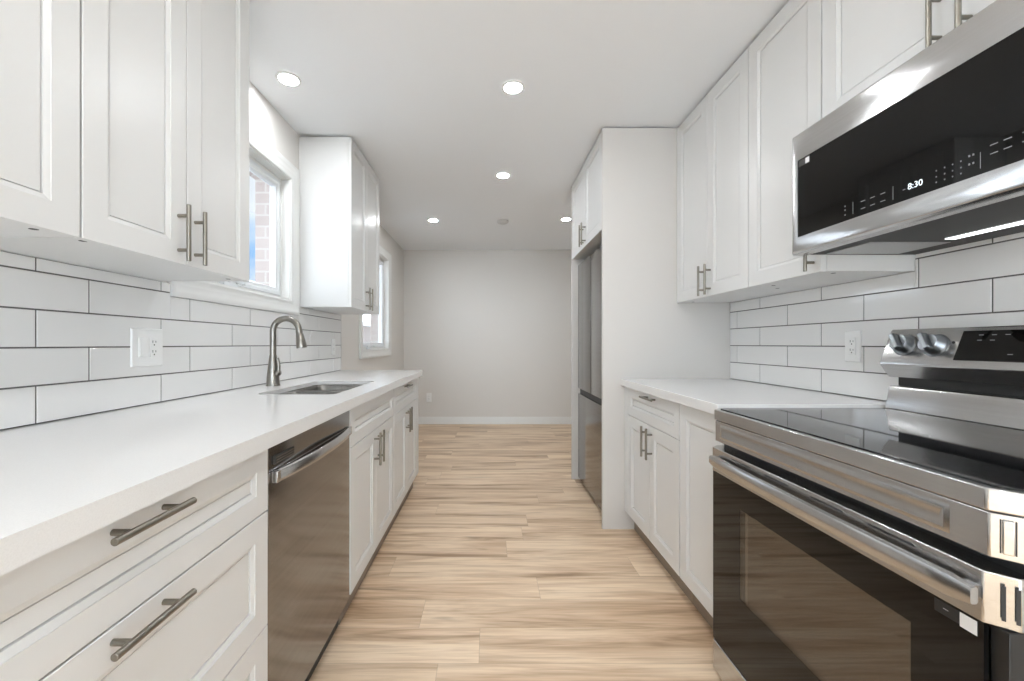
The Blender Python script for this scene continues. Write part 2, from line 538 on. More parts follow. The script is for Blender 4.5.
# outdoors: eave of this house, darkened ground, added snow, neighbouring garage
struct(box_obj('trim_1', (-2.40, -1.425, YF, YB + .3, 2.46, 2.62), 'vinyl'))
struct(box_obj('ground', (-70, 60, -2.95, 90, -0.9, -0.6), 'dark_ground'))
struct(box_obj('bounce_snow', (-70, 60, -60, -2.95, -0.9, -0.55), 'snow'))  # unseen snow, added to bounce daylight up to the ceiling
nb = thing('neighbouring_garage', (-10.5, 20, -.6), 'low garage with snow-covered roof seen outdoors through the window over the sink', 'building')
box_obj('brick_wall', (-13, -8.2, 7, 34, -.6, 2.35), 'brick', nb, smooth=False)
bm = NB(); prism_y(bm, [(-13.4, 2.3), (-7.8, 2.3), (-7.8, 2.5), (-10.6, 3.95), (-13.4, 2.5)], 6.6, 34.4)
obj('snowy_roof', bm, 'snow', nb, smooth=False)

# ================================================================ CABINETRY
def door_mesh(xf, s, y0, y1, z0, z1, rail=.058, t=.020):
    """shaker front; its face lies in the plane x = xf and looks along s*X"""
    bm = NB()
    prof = [(0, -t), (0, -.0012), (.0012, 0), (rail, 0), (rail + .0003, -.0018), (rail + .011, -.0055), (rail + .0113, -.0115), (rail + .0137, -.0115), (rail + .0140, -.0075)]
    rect_rings(bm, y0, y1, z0, z1, xf, s, prof)
    return bm

def handle_mesh(xf, s, y, z, axis, L=.158, gap=.096, out=.030, r=.0058):
    bm = NB()
    a = Vector((0, 1, 0)) if axis == 'y' else Vector((0, 0, 1))
    c = Vector((xf + s * out, y, z))
    add_cyl(bm, c - a * L / 2, c + a * L / 2, r, n=18, ch=.0008)
    for k in (-1, 1):
        p = c + a * (k * gap / 2)
        add_cyl(bm, (xf + s * .0002, p.y, p.z), (xf + s * (out - r * .6), p.y, p.z), .0050, n=14)
    return bm

G = .0016    # half the gap between neighbouring fronts
def front(kind, parent, xf, s, y0, y1, z0, z1, handle=None, rail=.058):
    """door or drawer; handle = (y, z, axis)"""
    d = obj(kind, door_mesh(xf, s, y0 + G, y1 - G, z0 + G, z1 - G, rail), 'cab', parent, angle=25)
    if handle:
        obj('handle', handle_mesh(xf, s, *handle), 'nickel', d)
    return d

def base_unit(name, side, y0, y1, label, cat='cabinet', hollow=False):
    """carcass with toe kick; side -1 = along the wall with the windows"""
    xf = -.555 if side < 0 else .823
    s = -side
    xw = (WL + .002) if side < 0 else (WR - .002)
    t = thing(name, ((xf + xw) / 2, (y0 + y1) / 2, 0), label, cat)
    f = xf - s * .021
    a, b_ = sorted((f, xw))
    if hollow:
        bm = NB()
        add_box(bm, a, b_, y0 + .0006, y0 + .018, .115, CB - .002); add_box(bm, a, b_, y1 - .018, y1 - .0006, .115, CB - .002)
        add_box(bm, a, b_, y0 + .018, y1 - .018, .115, .133)
        add_box(bm, a, a + .012, y0 + .018, y1 - .018, .133, CB - .002); add_box(bm, b_ - .018, b_, y0 + .018, y1 - .018, .133, CB - .002)
        obj('carcass', bm, 'cab', t)
    else:
        box_obj('carcass', (a, b_, y0 + .0006, y1 - .0006, .115, CB - .002), 'cab', t)
    k = xf - s * .045 if side < 0 else xf - s * .06
    a, b_ = sorted((k, xw))
    box_obj('toe_kick', (a, b_, y0 + .0006, y1 - .0006, .001, .1145), 'toe', t)
    return t, xf, s

DZ = .710     # joint between drawers and doors
# --- under the windows
t, xf, s = base_unit('drawer_cabinet', -1, .275, 1.045, 'white base cabinet of three wide drawers with bar handles, before the dishwasher')
front('drawer', t, xf, s, .277, 1.043, DZ, .870, (.660, .849, 'y'), .050)
front('drawer', t, xf, s, .277, 1.043, .424, DZ, (.660, .687, 'y'), .056)
front('drawer', t, xf, s, .277, 1.043, .118, .424, (.660, .400, 'y'), .056)

t, xf, s = base_unit('sink_cabinet', -1, 1.664, 2.420, 'white base cabinet under the sink, two doors below a plain false front', hollow=True)
front('false_front', t, xf, s, 1.666, 2.418, DZ, .870, None, .050)
front('door', t, xf, s, 1.666, 2.039, .118, DZ, (2.006, .620, 'z'))
front('door', t, xf, s, 2.039, 2.418, .118, DZ, (2.072, .620, 'z'))

t, xf, s = base_unit('base_cabinet', -1, 2.422, 3.27, 'white base cabinet of one drawer over two doors, ending the run past the sink')
front('drawer', t, xf, s, 2.424, 3.17, DZ, .870, (2.765, .848, 'y'), .050)
front('door', t, xf, s, 2.424, 2.797, .118, DZ, (2.764, .620, 'z'))
front('door', t, xf, s, 2.797, 3.17, .118, DZ, (2.83, .620, 'z'))
box_obj('end_panel', (xf - .02, xf, 3.1745, 3.2695, .118, .872), 'cab', t, .001)

# --- range side
t, xf, s = base_unit('base_cabinet', 1, 1.795, 2.521, 'white base cabinet with one drawer over two doors, beside the tall refrigerator panel')
front('drawer', t, xf, s, 1.797, 2.46, DZ, .870, (2.105, .850, 'y'), .050)
front('door', t, xf, s, 2.13, 2.46, .118, DZ, (2.163, .620, 'z'))
front('door', t, xf, s, 1.797, 2.13, .118, DZ, (2.097, .620, 'z'))
box_obj('filler_strip', (xf, xf + .02, 2.4625, 2.5205, .118, .872), 'cab', t, .001)
t, xf, s = base_unit('narrow_base_cabinet', 1, 1.455, 1.793, 'narrow white base cabinet of one tall door without a handle, tucked against the range')
front('door', t, xf, s, 1.457, 1.791, .118, .870)

# --- wall units
def wall_unit(name, side, y0, y1, z0, cuts, handles, label, xf=None, top=CEIL - .014, rail=.058, parts=True):
    if xf is None: xf = -.870 if side < 0 else 1.141
    s = -side
    xw = (WL + .002) if side < 0 else (WR - .002)
    t = thing(name, ((xf + xw) / 2, (y0 + y1) / 2, z0), label, 'cabinet')
    a, b_ = sorted((xf - s * .021, xw))
    bm = NB(); add_box(bm, a, b_, y0 + .0006, y1 - .0006, z0, top)
    obj('carcass', bm, 'cab', t)
    ys = [y0] + cuts + [y1]
    for (a, b_), h in zip(zip(ys, ys[1:]), handles):
        hy = {'lo': a + .033, 'hi': b_ - .033, None: None}[h]
        front('door', t, xf, s, a, b_, z0 - .003, top, (hy, z0 + .083, 'z') if h else None, rail)
    return t
def cam_caps(t, pts, z):
    for x, y in pts:
        bm = NB(); add_cyl(bm, (x, y, z - .0006), (x, y, z - .0001), .0075, n=18)
        obj('cap', bm, 'black_plastic', t)

t = wall_unit('wall_cabinet', -1, .283, .885, 1.355, [.584], ['hi', 'lo'], 'white wall cabinet above the subway tile, showing no handle, cut off by the picture edge')
cam_caps(t, [(-.903, .823)], 1.355)
t = wall_unit('wall_cabinet', -1, .887, 1.510, 1.355, [1.195], ['hi', 'lo'], 'white two-door wall cabinet with paired bar handles, ending at the sink window')
cam_caps(t, [(-.898, .918), (-.915, 1.456)], 1.355)
wall_unit('wall_cabinet', -1, 2.622, 3.300, 1.362, [2.961], ['hi', 'lo'], 'white two-door wall cabinet standing alone between the two windows')
t = wall_unit('wall_cabinet', 1, 1.829, 2.521, 1.378, [2.172], ['hi', 'lo'], 'white two-door wall cabinet with paired handles, touching the tall refrigerator panel')
cam_caps(t, [(1.30, 1.87), (1.22, 2.48)], 1.378)
t = wall_unit('wall_cabinet', 1, 1.426, 1.827, 1.378, [], ['lo'], 'white single-door wall cabinet beside the microwave, its handle half hidden by it')
cam_caps(t, [(1.22, 1.78), (1.22, 1.47)], 1.378)
wall_unit('wall_cabinet', 1, .612, 1.424, 1.866, [1.016], ['hi', 'lo'], 'short white two-door wall cabinet directly above the microwave')
wall_unit('wall_cabinet', 1, 2.5445, 3.4545, 1.832, [2.999], ['hi', 'lo'], 'deep white two-door wall cabinet above the refrigerator', xf=.690)

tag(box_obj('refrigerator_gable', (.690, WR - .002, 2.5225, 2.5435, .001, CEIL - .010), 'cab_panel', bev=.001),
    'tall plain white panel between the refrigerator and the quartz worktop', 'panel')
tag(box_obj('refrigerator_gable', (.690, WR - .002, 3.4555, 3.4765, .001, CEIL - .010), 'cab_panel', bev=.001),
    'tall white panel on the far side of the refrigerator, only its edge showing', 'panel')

# --- worktops
SINK = (-.985, -.65, 1.745, 2.388)
def plate_with_hole(bm, outer, inner, z0, z1):
    for z in (z1, z0):
        edges = []
        for lp in (outer, inner):
            vs = [bm.verts.new((x, y, z)) for x, y in lp]
            edges += [bm.edges.new((vs[i], vs[(i + 1) % len(vs)])) for i in range(len(vs))]
        bmesh.ops.triangle_fill(bm, use_beauty=True, edges=edges)
    for lp in (outer, inner):
        a = [bm.verts.new((x, y, z0)) for x, y in lp]; b_ = [bm.verts.new((x, y, z1)) for x, y in lp]
        for i in range(len(lp)):
            j = (i + 1) % len(lp)
            bm.faces.new((a[i], a[j], b_[j], b_[i]))
    bmesh.ops.remove_doubles(bm, verts=bm.verts, dist=1e-5)
bm = NB()
plate_with_hole(bm, [(WL + .001, .262), (-.531, .262), (-.531, 3.334), (WL + .001, 3.334)],
                rrect(*SINK, .035), .895, CT)
add_box(bm, -.556, -.531, .262, 3.334, CB, .895); add_box(bm, WL + .001, -.556, 3.309, 3.334, CB, .895); add_box(bm, WL + .001, -.556, .262, .287, CB, .895)
tag(obj('countertop', bm, 'quartz', smooth=False, origin=(-.86, 1.8, CB)),
    'long white quartz worktop holding the sink, over the dishwasher', 'countertop')
tag(box_obj('countertop', (.800, WR - .001, 1.452, 2.5215, CB, CT), 'quartz', bev=.002, origin=(1.14, 2, CB)),
    'short white quartz worktop between the range and the tall refrigerator panel', 'countertop')

# --- subway tile
def backsplash(face, s, base_top, tops, offs, pitch, label, rowh=.1005):
    """tops: [(y0, y1, z)] limits of the tiled field above the first base_top rows; offs: joints of odd and even rows"""
    bm = NB()
    g = .0021
    zb = CT + .0015
    def tiles(a, b_, row, zt):
        z = zb + row * rowh
        z2 = min(z + rowh, zt)
        y = offs[row % 2] - math.ceil((offs[row % 2] - a) / pitch) * pitch
        while y < b_:
            p, q = max(y, a), min(y + pitch, b_)
            if q - p > .006:
                lo, hi = z + g, z2 - (g if z2 < zt else .0005)
                k = .0016
                pp, qq = (p + g if p == y else p + .0003), (q - g if q == y + pitch else q - .0003)
                rect_rings(bm, pp, qq, lo, hi, face - s * .010, s, [(0, 0), (0, .0088), (k * .4, .0096), (k, .010)], False, True, 0)
            y += pitch
    A, B = tops[0][0], tops[-1][1]
    x0, x1 = sorted((face - s * .0115, face - s * .0022))
    add_box(bm, x0, x1, A, B, zb, zb + base_top * rowh, 1)
    for row in range(base_top):
        tiles(A, B, row, 9)
    for a, b_, zt in tops:
        add_box(bm, x0, x1, a, b_, zb + base_top * rowh, zt, 1)
        row = base_top
        while zb + row * rowh < zt - .006:
            tiles(a, b_, row, zt); row += 1
    return tag(obj('tile_backsplash', bm, ['tile', 'grout'], angle=20, origin=(face, tops[0][0], CT)), label, 'backsplash')
backsplash(TL, 1, 3, [(.262, 1.550, 1.354), (1.550, 2.596, 1.305), (2.596, 3.334, 1.361)], (1.091, 1.236), .4167,
           'glossy white subway tile with grey grout behind the sink, below the window')
tr_ = bpy.data.objects['tile_backsplash']
bm = NB(); add_box(bm, TL - .011, TL + .0015, 3.3345, 3.3375, CT + .0015, 1.3615)
obj('edge_trim', bm, 'grey_metal', tr_, smooth=False)
backsplash(TR, -1, 4, [(.30, 1.426, 1.437), (1.426, 2.521, 1.377)], (1.829, 1.6215), .4145,
           'glossy white subway tile with grey grout behind the range and under the microwave')

# --- outlets
def plate(name, pos, u, nrm, gangs, label, cat, wdt=None, hgt=.124):
    """pos = centre on the wall, u = horizontal direction as seen, gangs = list of 'outlet' / 'switch'"""
    u, n = Vector(u), Vector(nrm)
    c = Vector(pos)
    t = thing(name, c, label, cat)
    wdt = wdt or (.074 if len(gangs) == 1 else .134)
    hgt = .126 if len(gangs) == 1 else .132
    def bx(bm, uc, zc, wu, hz, d0, d1, mi=0, taper=.0):
        lp = []
        for d, k in ((d0, 0), (d1, taper)):
            lp.append([c + u * (uc + a * (wu / 2 - k)) + Vector((0, 0, zc + b_ * (hz / 2 - k))) + n * d for a, b_ in ((-1, -1), (1, -1), (1, 1), (-1, 1))])
        loft(bm, lp, mi=mi)
    bm = NB(); bx(bm, 0, 0, wdt, hgt, .0004, .006, 0, .003); obj('plate', bm, 'plastic', t, .001)
    for i, g in enumerate(gangs):
        uc = (i - (len(gangs) - 1) / 2) * .047
        if g == 'switch':
            bm = NB(); bx(bm, uc, 0, .034, .068, .006, .0075, 0, .001); obj('switch_frame', bm, 'plastic', t)
            bm = NB()
            lp = [[c + u * (uc + a * .0135) + Vector((0, 0, z)) + n * d for a in (-1, 1)] for z, d in ((-.029, .0076), (-.029, .0125), (.029, .008), (.029, .0076))]
            v = [[bm.verts.new(p) for p in q] for q in lp]
            for k in range(3): bm.faces.new((v[k][0], v[k][1], v[k + 1][1], v[k + 1][0]))
            bm.faces.new([q[0] for q in v]); bm.faces.new([q[1] for q in reversed(v)])
            obj('rocker', bm, 'plastic', t, smooth=False)
        else:
            bm = NB(); bx(bm, uc, 0, .034, .068, .006, .0082, 0, .001); f = obj('receptacle', bm, 'plastic', t)
            bm = NB()
            for zc in (.017, -.017):
                bx(bm, uc - .0065, zc + .003, .0022, .009, .0082, .0085, 0)
                bx(bm, uc + .0065, zc + .003, .0022, .007, .0082, .0085, 0)
                q = c + u * uc + Vector((0, 0, zc - .008))
                add_cyl(bm, q + n * .0082, q + n * .0085, .0026, n=10)
            obj('slots', bm, 'slot', f, smooth=False)
    return t
plate('switch_plate', (TL, 1.442, 1.115), (0, 1, 0), (1, 0, 0), ['switch', 'outlet'], 'double white wall plate with a rocker switch and outlet on the subway tile', 'switch plate')
plate('outlet', (TL, 3.165, 1.105), (0, 1, 0), (1, 0, 0), ['outlet'], 'single white outlet on the tile below the wall cabinet between the windows', 'outlet')
plate('outlet', (TR, 1.665, 1.118), (0, -1, 0), (-1, 0, 0), ['outlet'], 'white double-socket outlet on the tile next to the range controls', 'outlet')
plate('outlet', (-.845, YB, .375), (1, 0, 0), (0, -1, 0), ['outlet'], 'small white outlet low on the plain grey end wall', 'outlet')

# ================================================================ SINK AND FAUCET
t = thing('sink', (-.82, 2.09, .69), 'double-bowl stainless steel sink set into the white worktop', 'sink')
x0, x1, ya, yb = SINK
for (b0, b1) in ((ya + .002, 2.050), (2.082, yb - .002)):
    bm = NB()
    def lp(d, z, r): return [(x, y, z) for x, y in rrect(x0 + .002 + d, x1 - .002 - d, b0 + d, b1 - d, r)]
    loops = [lp(-.013, .8925, .05), lp(-.002, .8935, .044), lp(.003, .8915, .04), lp(.006, .882, .04), lp(.012, .73, .04),
             lp(.022, .705, .045), lp(.045, .696, .05)]
    rs = loft(bm, loops, False, True)
    bo = obj('bowl', bm, 'sink', t, angle=60)
    bm = NB(); cx, cy = (x0 + x1) / 2 - .03, (b0 + b1) / 2
    add_stack(bm, (cx, cy, .6965), (0, 0, 1), [(0, .042), (.003, .042), (.004, .038), (.0015, .030), (.001, .012)])
    obj('drain', bm, 'steel', bo)

t = thing('faucet', (-1.098, 2.11, CT), 'brushed nickel gooseneck pull-down faucet behind the sink', 'faucet')
fx, fy = -1.098, 2.11
bm = NB(); add_stack(bm, (fx, fy, CT + .0005), (0, 0, 1), [(0, .034), (.005, .034), (.008, .032), (.011, .031), (.05, .0285), (.11, .022), (.14, .0185), (.155, .017)])
obj('body', bm, 'faucet', t, angle=50)
bm = NB()
cr = .066
pts = [(fx, fy, CT + .14), (fx, fy, CT + .18), (fx, fy, CT + .235), (fx, fy, CT + .276)]
cz = CT + .276
for k in range(1, 17):
    a = math.pi - k / 16 * R(176)
    pts.append((fx + cr + cr * math.cos(a), fy, cz + cr * math.sin(a)))
add_tube(bm, pts, .0155, 20)
obj('spout', bm, 'faucet', t, angle=60)
bm = NB()
e = Vector(pts[-1]); dirn = (e - Vector(pts[-2])).normalized()
add_stack(bm, e - dirn * .002, dirn, [(0, .0165), (.012, .0172), (.014, .0162), (.017, .0175), (.055, .0225), (.085, .0255), (.092, .0245), (.093, .018)])
obj('spray_head', bm, 'faucet', t, angle=50)
bm = NB()
add_cyl(bm, (fx + .012, fy - .006, CT + .066), (fx + .040, fy - .012, CT + .066), .0165, .0155, ch=.002)
add_tube(bm, [(fx + .034, fy - .012, CT + .072), (fx + .036, fy - .012, CT + .10), (fx + .030, fy - .012, CT + .142)], [.0095, .0085, .0065], 14)
obj('lever', bm, 'faucet', t, angle=50)

# ================================================================ DISHWASHER
t = thing('dishwasher', (-.86, 1.346, 0), 'dark stainless dishwasher with a bowed bar handle under the white worktop', 'dishwasher')
dy0, dy1, dxf = 1.048, 1.660, -.552
box_obj('tub', (WL + .03, dxf - .031, dy0 + .004, dy1 - .004, .10, CB - .003), 'black', t)
bm = NB()
n_ = 12     # slightly crowned door skin
sec = [(dxf - .03, dy0)] + [(dxf - .006 + .006 * (1 - (2 * k / n_ - 1) ** 4), dy0 + .0005 + (dy1 - dy0 - .001) * k / n_) for k in range(n_ + 1)] + [(dxf - .03, dy1)]
prism_z(bm, sec, .116, .7985)
obj('door', bm, 'steel_dark', t, .0015)
bm = NB(); prism_z(bm, sec, .8005, CB - .003)
cp = obj('control_panel', bm, 'steel_dark', t, .0015)
bm = NB()
add_box(bm, dxf - .006, dxf + .0012, dy0 + .022, dy0 + .125, .816, .838)
vt = obj('vent', bm, 'slot', cp, smooth=False)
for k in range(3):
    box_obj('vent_louvre', (dxf + .0008, dxf + .003, dy0 + .024, dy0 + .123, .819 + k * .0065, .8215 + k * .0065), 'steel_dark', vt)
bm = NB()
hl = []
for k in range(17):
    f = k / 16
    y = dy0 + .014 + (dy1 - dy0 - .030) * f
    o_ = .004 + .024 * (1 - (2 * f - 1) ** 2) ** .9
    x = dxf + o_
    hl.append([(x - .008, y, .772), (x + .003, y, .770), (x + .005, y, .777), (x + .003, y, .796), (x - .003, y, .802), (x - .010, y, .800)])
loft(bm, hl)
add_box(bm, dxf - .004, dxf + .012, dy0 + .012, dy0 + .030, .771, .801)
add_box(bm, dxf - .004, dxf + .010, dy1 - .034, dy1 - .018, .771, .801)
obj('handle', bm, 'steel', t, .0015, angle=60)
box_obj('toe_panel', (WL + .05, -.602, dy0 + .003, dy1 - .003, .002, .112), 'black', t)

# ================================================================ REFRIGERATOR
t = thing('refrigerator', (1.1, 2.99, 0), 'tall dark stainless refrigerator with french doors over a freezer drawer', 'refrigerator')
fy0, fy1, fxf = 2.562, 3.432, .735
box_obj('body', (fxf + .075, WR - .03, fy0 + .006, fy1 - .006, .02, 1.765), 'steel_dark', t)
def fdoor(name, y0, y1, z0, z1):
    bm = NB()
    prism_z(bm, [(fxf + .068, y0), (fxf + .006, y0), (fxf + .0015, y0 + .003), (fxf, y0 + .010), (fxf, y1 - .010), (fxf + .0015, y1 - .003), (fxf + .006, y1), (fxf + .068, y1)], z0, z1)
    return obj(name, bm, 'steel_fridge', t, .002)
ym = (fy0 + fy1) / 2
fdoor('door', fy0, ym - .003, .765, 1.775)
fdoor('door', ym + .003, fy1, .765, 1.775)
fdoor('freezer_drawer', fy0, fy1, .035, .722)
box_obj('handle_recess', (fxf + .018, fxf + .074, fy0 + .003, fy1 - .003, .7225, .7645), 'black_plastic', t)
box_obj('base_grille', (fxf + .03, fxf + .074, fy0 + .01, fy1 - .01, .002, .0345), 'black_plastic', t)

# ================================================================ MICROWAVE
t = thing('microwave', (1.26, 1.043, 1.43), 'stainless over-the-range microwave with a black glass front and lit clock', 'microwave')
my0, my1, mz0, mz1, mxf = .664, 1.424, 1.428, 1.834, 1.034
box_obj('case', (mxf + .045, WR - .002, my0 + .004, my1 - .004, mz0 + .012, mz1 - .002), 'black', t)
# front frame: a rounded picture-frame of steel around the glass
gy0, gy1, gz0, gz1 = my0 + .022, my1 - .034, 1.484, 1.740
bm = NB()
def quad(d, h, a):  # a: 0 outer outline, 1 glass outline
    y0, y1, z0, z1 = (my0, my1, mz0, mz1) if a == 0 else (gy0, gy1, gz0, gz1)
    return [(mxf - h, y0 + d, z0 + d), (mxf - h, y1 - d, z0 + d), (mxf - h, y1 - d, z1 - d), (mxf - h, y0 + d, z1 - d)]
loft(bm, [quad(.0, -.046, 0), quad(0, -.016, 0), quad(.0015, -.009, 0), quad(.004, -.004, 0), quad(.008, -.001, 0), quad(.012, 0, 0), quad(0, 0, 1), quad(0, -.003, 1)], False, False)
obj('front_frame', bm, 'steel', t, angle=50)
gp = box_obj('glass_panel', (mxf + .0015, mxf + .040, gy0 - .001, gy1 + .001, gz0 - .001, gz1 + .001), 'black_glass', t, smooth=False)
RT, UP = (0, -1, 0), (0, 0, 1)
text_part('clock', '8:30', .021, (mxf + .0009, 1.008, 1.514), RT, UP, 'digits', gp, .0002)
def dash(y, z, w_, h_): box_obj('control_mark', ( mxf + .0008, mxf + .0014, y * .98 - w_ / 2, y * .98 + w_ / 2, z - .008 - h_ / 2, z - .008 + h_ / 2), 'marks', gp, smooth=False)
for y in (1.172, 1.143, 1.113):
    for z in (1.531, 1.511): dash(y, z, .013, .0016)
for z in (1.535, 1.524, 1.510): dash(1.231, z, .003, .004)
for y in (.980, .962, .9456, .9288):
    for z in (1.536, 1.522, 1.509): dash(y, z, .0022, .0028)
for y in (.9126, .905): 
    for z in (1.54, 1.522): dash(y, z, .003, .004)
for y in (.868, .845, .815):
    for z in (1.545, 1.527): dash(y, z, .013, .0016)
for y in (1.2044, 1.085, .892): dash(y, 1.522, .0008, .034)
dash(1.056, 1.520, .006, .002)
bm = NB(); add_box(bm, mxf + .0006, mxf + .0014, 1.340, 1.386, 1.716, 1.736); 
sk = obj('sticker', bm, 'black_plastic', gp, smooth=False)
bm = NB(); add_box(bm, mxf + .0002, mxf + .0007, 1.341, 1.357, 1.717, 1.735)
obj('sticker_patch', bm, 'sticker', sk, smooth=False)
# underside
bm = NB(); add_box(bm, mxf + .046, WR - .02, my0 + .006, my1 - .006, mz0 + .004, mz0 + .0115)
obj('bottom_pan', bm, 'black_plastic', t, .001)
for a, b_ in ((1.235, 1.395), (.695, .855)):
    box_obj('grease_filter', (1.135, 1.375, a, b_, mz0 + .0015, mz0 + .0035), 'grey_metal', t, .0006)
box_obj('lamp_lens', (1.318, 1.348, .875, 1.20, mz0 + .0015, mz0 + .0035), 'hoodlamp', t, smooth=False)

# ================================================================ RANGE
t = thing('range', (1.12, 1.03, 0), 'stainless electric range with black glass cooktop and oven door', 'range')
ry0, ry1, rxf = .645, 1.424, .773
rs_, re_ = .618, 1.447                 # outer sides
CH = .027                               # corner chamfer
def plan(x, grow=0.0, back=1.45):
    return [(x, ry0 + grow * .4), (x, ry1 - grow * .4), (x + CH, re_ - grow), (back, re_ - grow), (back, rs_ + grow), (x + CH, rs_ + grow)]
box_obj('body', (rxf + .045, 1.452, rs_ + .004, re_ - .004, .012, .8655), 'black', t)
# rim of the cooktop
bm = NB()
prism_z(bm, plan(rxf), .868, .9035)
obj('cooktop_rim', bm, 'steel', t, .0025)
bm = NB()
prism_z(bm, [(rxf + .018, ry0 + .006), (rxf + .018, ry1 - .006), (rxf + CH + .012, re_ - .012), (1.365, re_ - .012), (1.365, rs_ + .012), (rxf + CH + .012, rs_ + .012)], .9037, .9062)
ck = obj('cooktop_glass', bm, 'cooktop', t, .0008)
# apron under the rim, with a long pressed panel
bm = NB()
az0, az1 = .796, .866
prism_z(bm, [(rxf + .004, ry0), (rxf + .004, ry1), (rxf + CH + .004, re_ - .001), (rxf + .06, re_ - .001), (rxf + .06, rs_ + .001), (rxf + CH + .004, rs_ + .001)], az0, az1)
ap = obj('apron', bm, 'steel', t, .002)
bm = NB()
rect_rings(bm, ry0 + .055, ry1 - .03, az0 + .011, az1 - .010, rxf + .004, -1, [(0, .0001), (.006, .0026), (.010, .0026), (.016, .0006)], False, True)
obj('pressed_panel', bm, 'steel', ap, angle=50)
bm = NB()   # rib pressed into the bevelled corner
d_ = Vector((CH, rs_ - ry0, 0)).normalized(); nn = Vector((d_.y, -d_.x, 0))
c0 = Vector((rxf + .004 + CH / 2, (ry0 + rs_) / 2, 0))
def corner_slab(bm, u0, u1, z0, z1, h0, h1, mi=0):
    lo = [c0 + d_ * a + Vector((0, 0, z)) for a, z in ((u0, z0), (u1, z0), (u1, z1), (u0, z1))]
    loft(bm, [[p + nn * h0 for p in lo], [p + nn * h1 for p in lo]], mi=mi)
corner_slab(bm, -.006, .006, az0 + .010, az1 - .008, .0, .004)
obj('corner_rib', bm, 'steel', ap, .0015)
for u in (-.0085, .0068):
    bm = NB(); corner_slab(bm, u, u + .0017, az0 + .010, az1 - .008, .0, .0006)
    obj('groove', bm, 'slot', ap, smooth=False)
# oven door
dt, dm, db = .775, .694, .124
dn = thing('oven_door', (1.12, 1.03, 0)); dn.parent = t; dn.location = (0, 0, 0)
dx = rxf - .006
bm = NB()
prism_z(bm, [(dx, ry0), (dx, ry1), (dx + CH, re_ - .001), (dx + .05, re_ - .001), (dx + .05, rs_ + .001), (dx + CH, rs_ + .001)], dm, dt)
ds = obj('door_rail', bm, 'steel', t, .002)
for yc in (1.265, 1.110, .945, .795):
    box_obj('vent_slot', (dx - .0008, dx + .004, yc - .045, yc + .045, .7605, .7645), 'slot', ds, smooth=False)
for u in (-.008, .006):
    bm = NB(); corner_slab(bm, u, u + .0045, dm + .014, dt - .014, .0112, .0124)
    obj('vent_slot', bm, 'slot', ds, smooth=False)
wy0, wy1, wz0, wz1 = .757, 1.272, .345, .620
gx0, gx1 = dx + .002, dx + .010
bm = NB()
for b_ in ((ry0, wy0, db, dm - .0005), (wy1, ry1, db, dm - .0005), (wy0, wy1, db, wz0), (wy0, wy1, wz1, dm - .0005)):
    add_box(bm, gx0, gx1, *b_)
dg_ = obj('door_glass', bm, 'black_glass', t, smooth=False)
box_obj('window_pane', (gx0 + .0004, gx1, wy0 + .0003, wy1 - .0003, wz0 + .0003, wz1 - .0003), 'oven_glass', dg_, smooth=False)
for a, b_ in ((rs_ + .003, ry0 - .0005), (ry1 + .0005, re_ - .003)):     # black edge of the door on both sides
    box_obj('door_edge', (dx + .012, dx + .048, a, b_, db, dm - .001), 'black', t, .001)
bm = NB(); add_box(bm, gx0 - .0006, gx0 - .0001, .678, .716, .669, .690)
sk = obj('sticker', bm, 'black_plastic', dg_, smooth=False)
bm = NB(); add_box(bm, gx0 - .0011, gx0 - .0007, .653, .677, .667, .690)
obj('sticker_patch', bm, 'sticker', sk, smooth=False)
text_part('sticker_mark', '---', .009, (gx0 - .0009, .698, .681), RT, UP, 'sticker', sk, .0001)
# the oven inside, seen through the pane
bm = NB()
cx0, cx1 = dx + .046, 1.30
ca = (wy0 - .03, wy1 + .04, wz0 - .05, wz1 + .03)
th = .004
add_box(bm, cx1, cx1 + th, *ca)
add_box(bm, cx0, cx1, ca[0] - th, ca[0], ca[2], ca[3]); add_box(bm, cx0, cx1, ca[1], ca[1] + th, ca[2], ca[3])
add_box(bm, cx0, cx1, ca[0], ca[1], ca[2] - th, ca[2]); add_box(bm, cx0, cx1, ca[0], ca[1], ca[3], ca[3] + th)
cv = obj('oven_cavity', bm, 'enamel', t, smooth=False)
bm = NB()
for z in (.40, .53):
    for k in range(15):
        y = ca[0] + .012 + k * (ca[1] - ca[0] - .024) / 14
        add_tube(bm, [(cx0 + .03, y, z), (cx1 - .02, y, z)], .0018, 6)
    for x in (cx0 + .03, cx0 + .23, cx1 - .02):
        add_tube(bm, [(x, ca[0] + .004, z - .003), (x, ca[1] - .004, z - .003)], .003, 8)
obj('oven_rack', bm, 'grey_metal', cv)
# bar handle: a flat rounded bar, slightly bowed, on two end posts
bm = NB()
hl = []
N_ = 24
for k in range(N_ + 1):
    f = k / N_
    y = ry0 - .003 + (ry1 - ry0 - .016) * f
    x = dx - .016 - .008 * (1 - (2 * f - 1) ** 2)
    e_ = min(1.0, min(f, 1 - f) * 40 + .72)
    hl.append([(x + a * e_, y, .7375 + b_ * e_) for a, b_ in ((.008, -.014), (.004, -.0185), (-.006, -.0185), (-.009, -.014), (-.009, .011), (-.006, .016), (.003, .0185), (.008, .014))])
loft(bm, hl)
add_box(bm, dx - .018, dx + .002, ry0 + .006, ry0 + .026, .727, .748)
add_box(bm, dx - .018, dx + .002, ry1 - .042, ry1 - .022, .727, .748)
obj('handle', bm, 'steel', t, angle=40)
# storage drawer
bm = NB()
prism_z(bm, [(dx + .002, ry0), (dx + .002, ry1), (dx + CH, re_ - .002), (dx + .05, re_ - .002), (dx + .05, rs_ + .002), (dx + CH, rs_ + .002)], .018, .117)
obj('storage_drawer', bm, 'steel', t, .003)
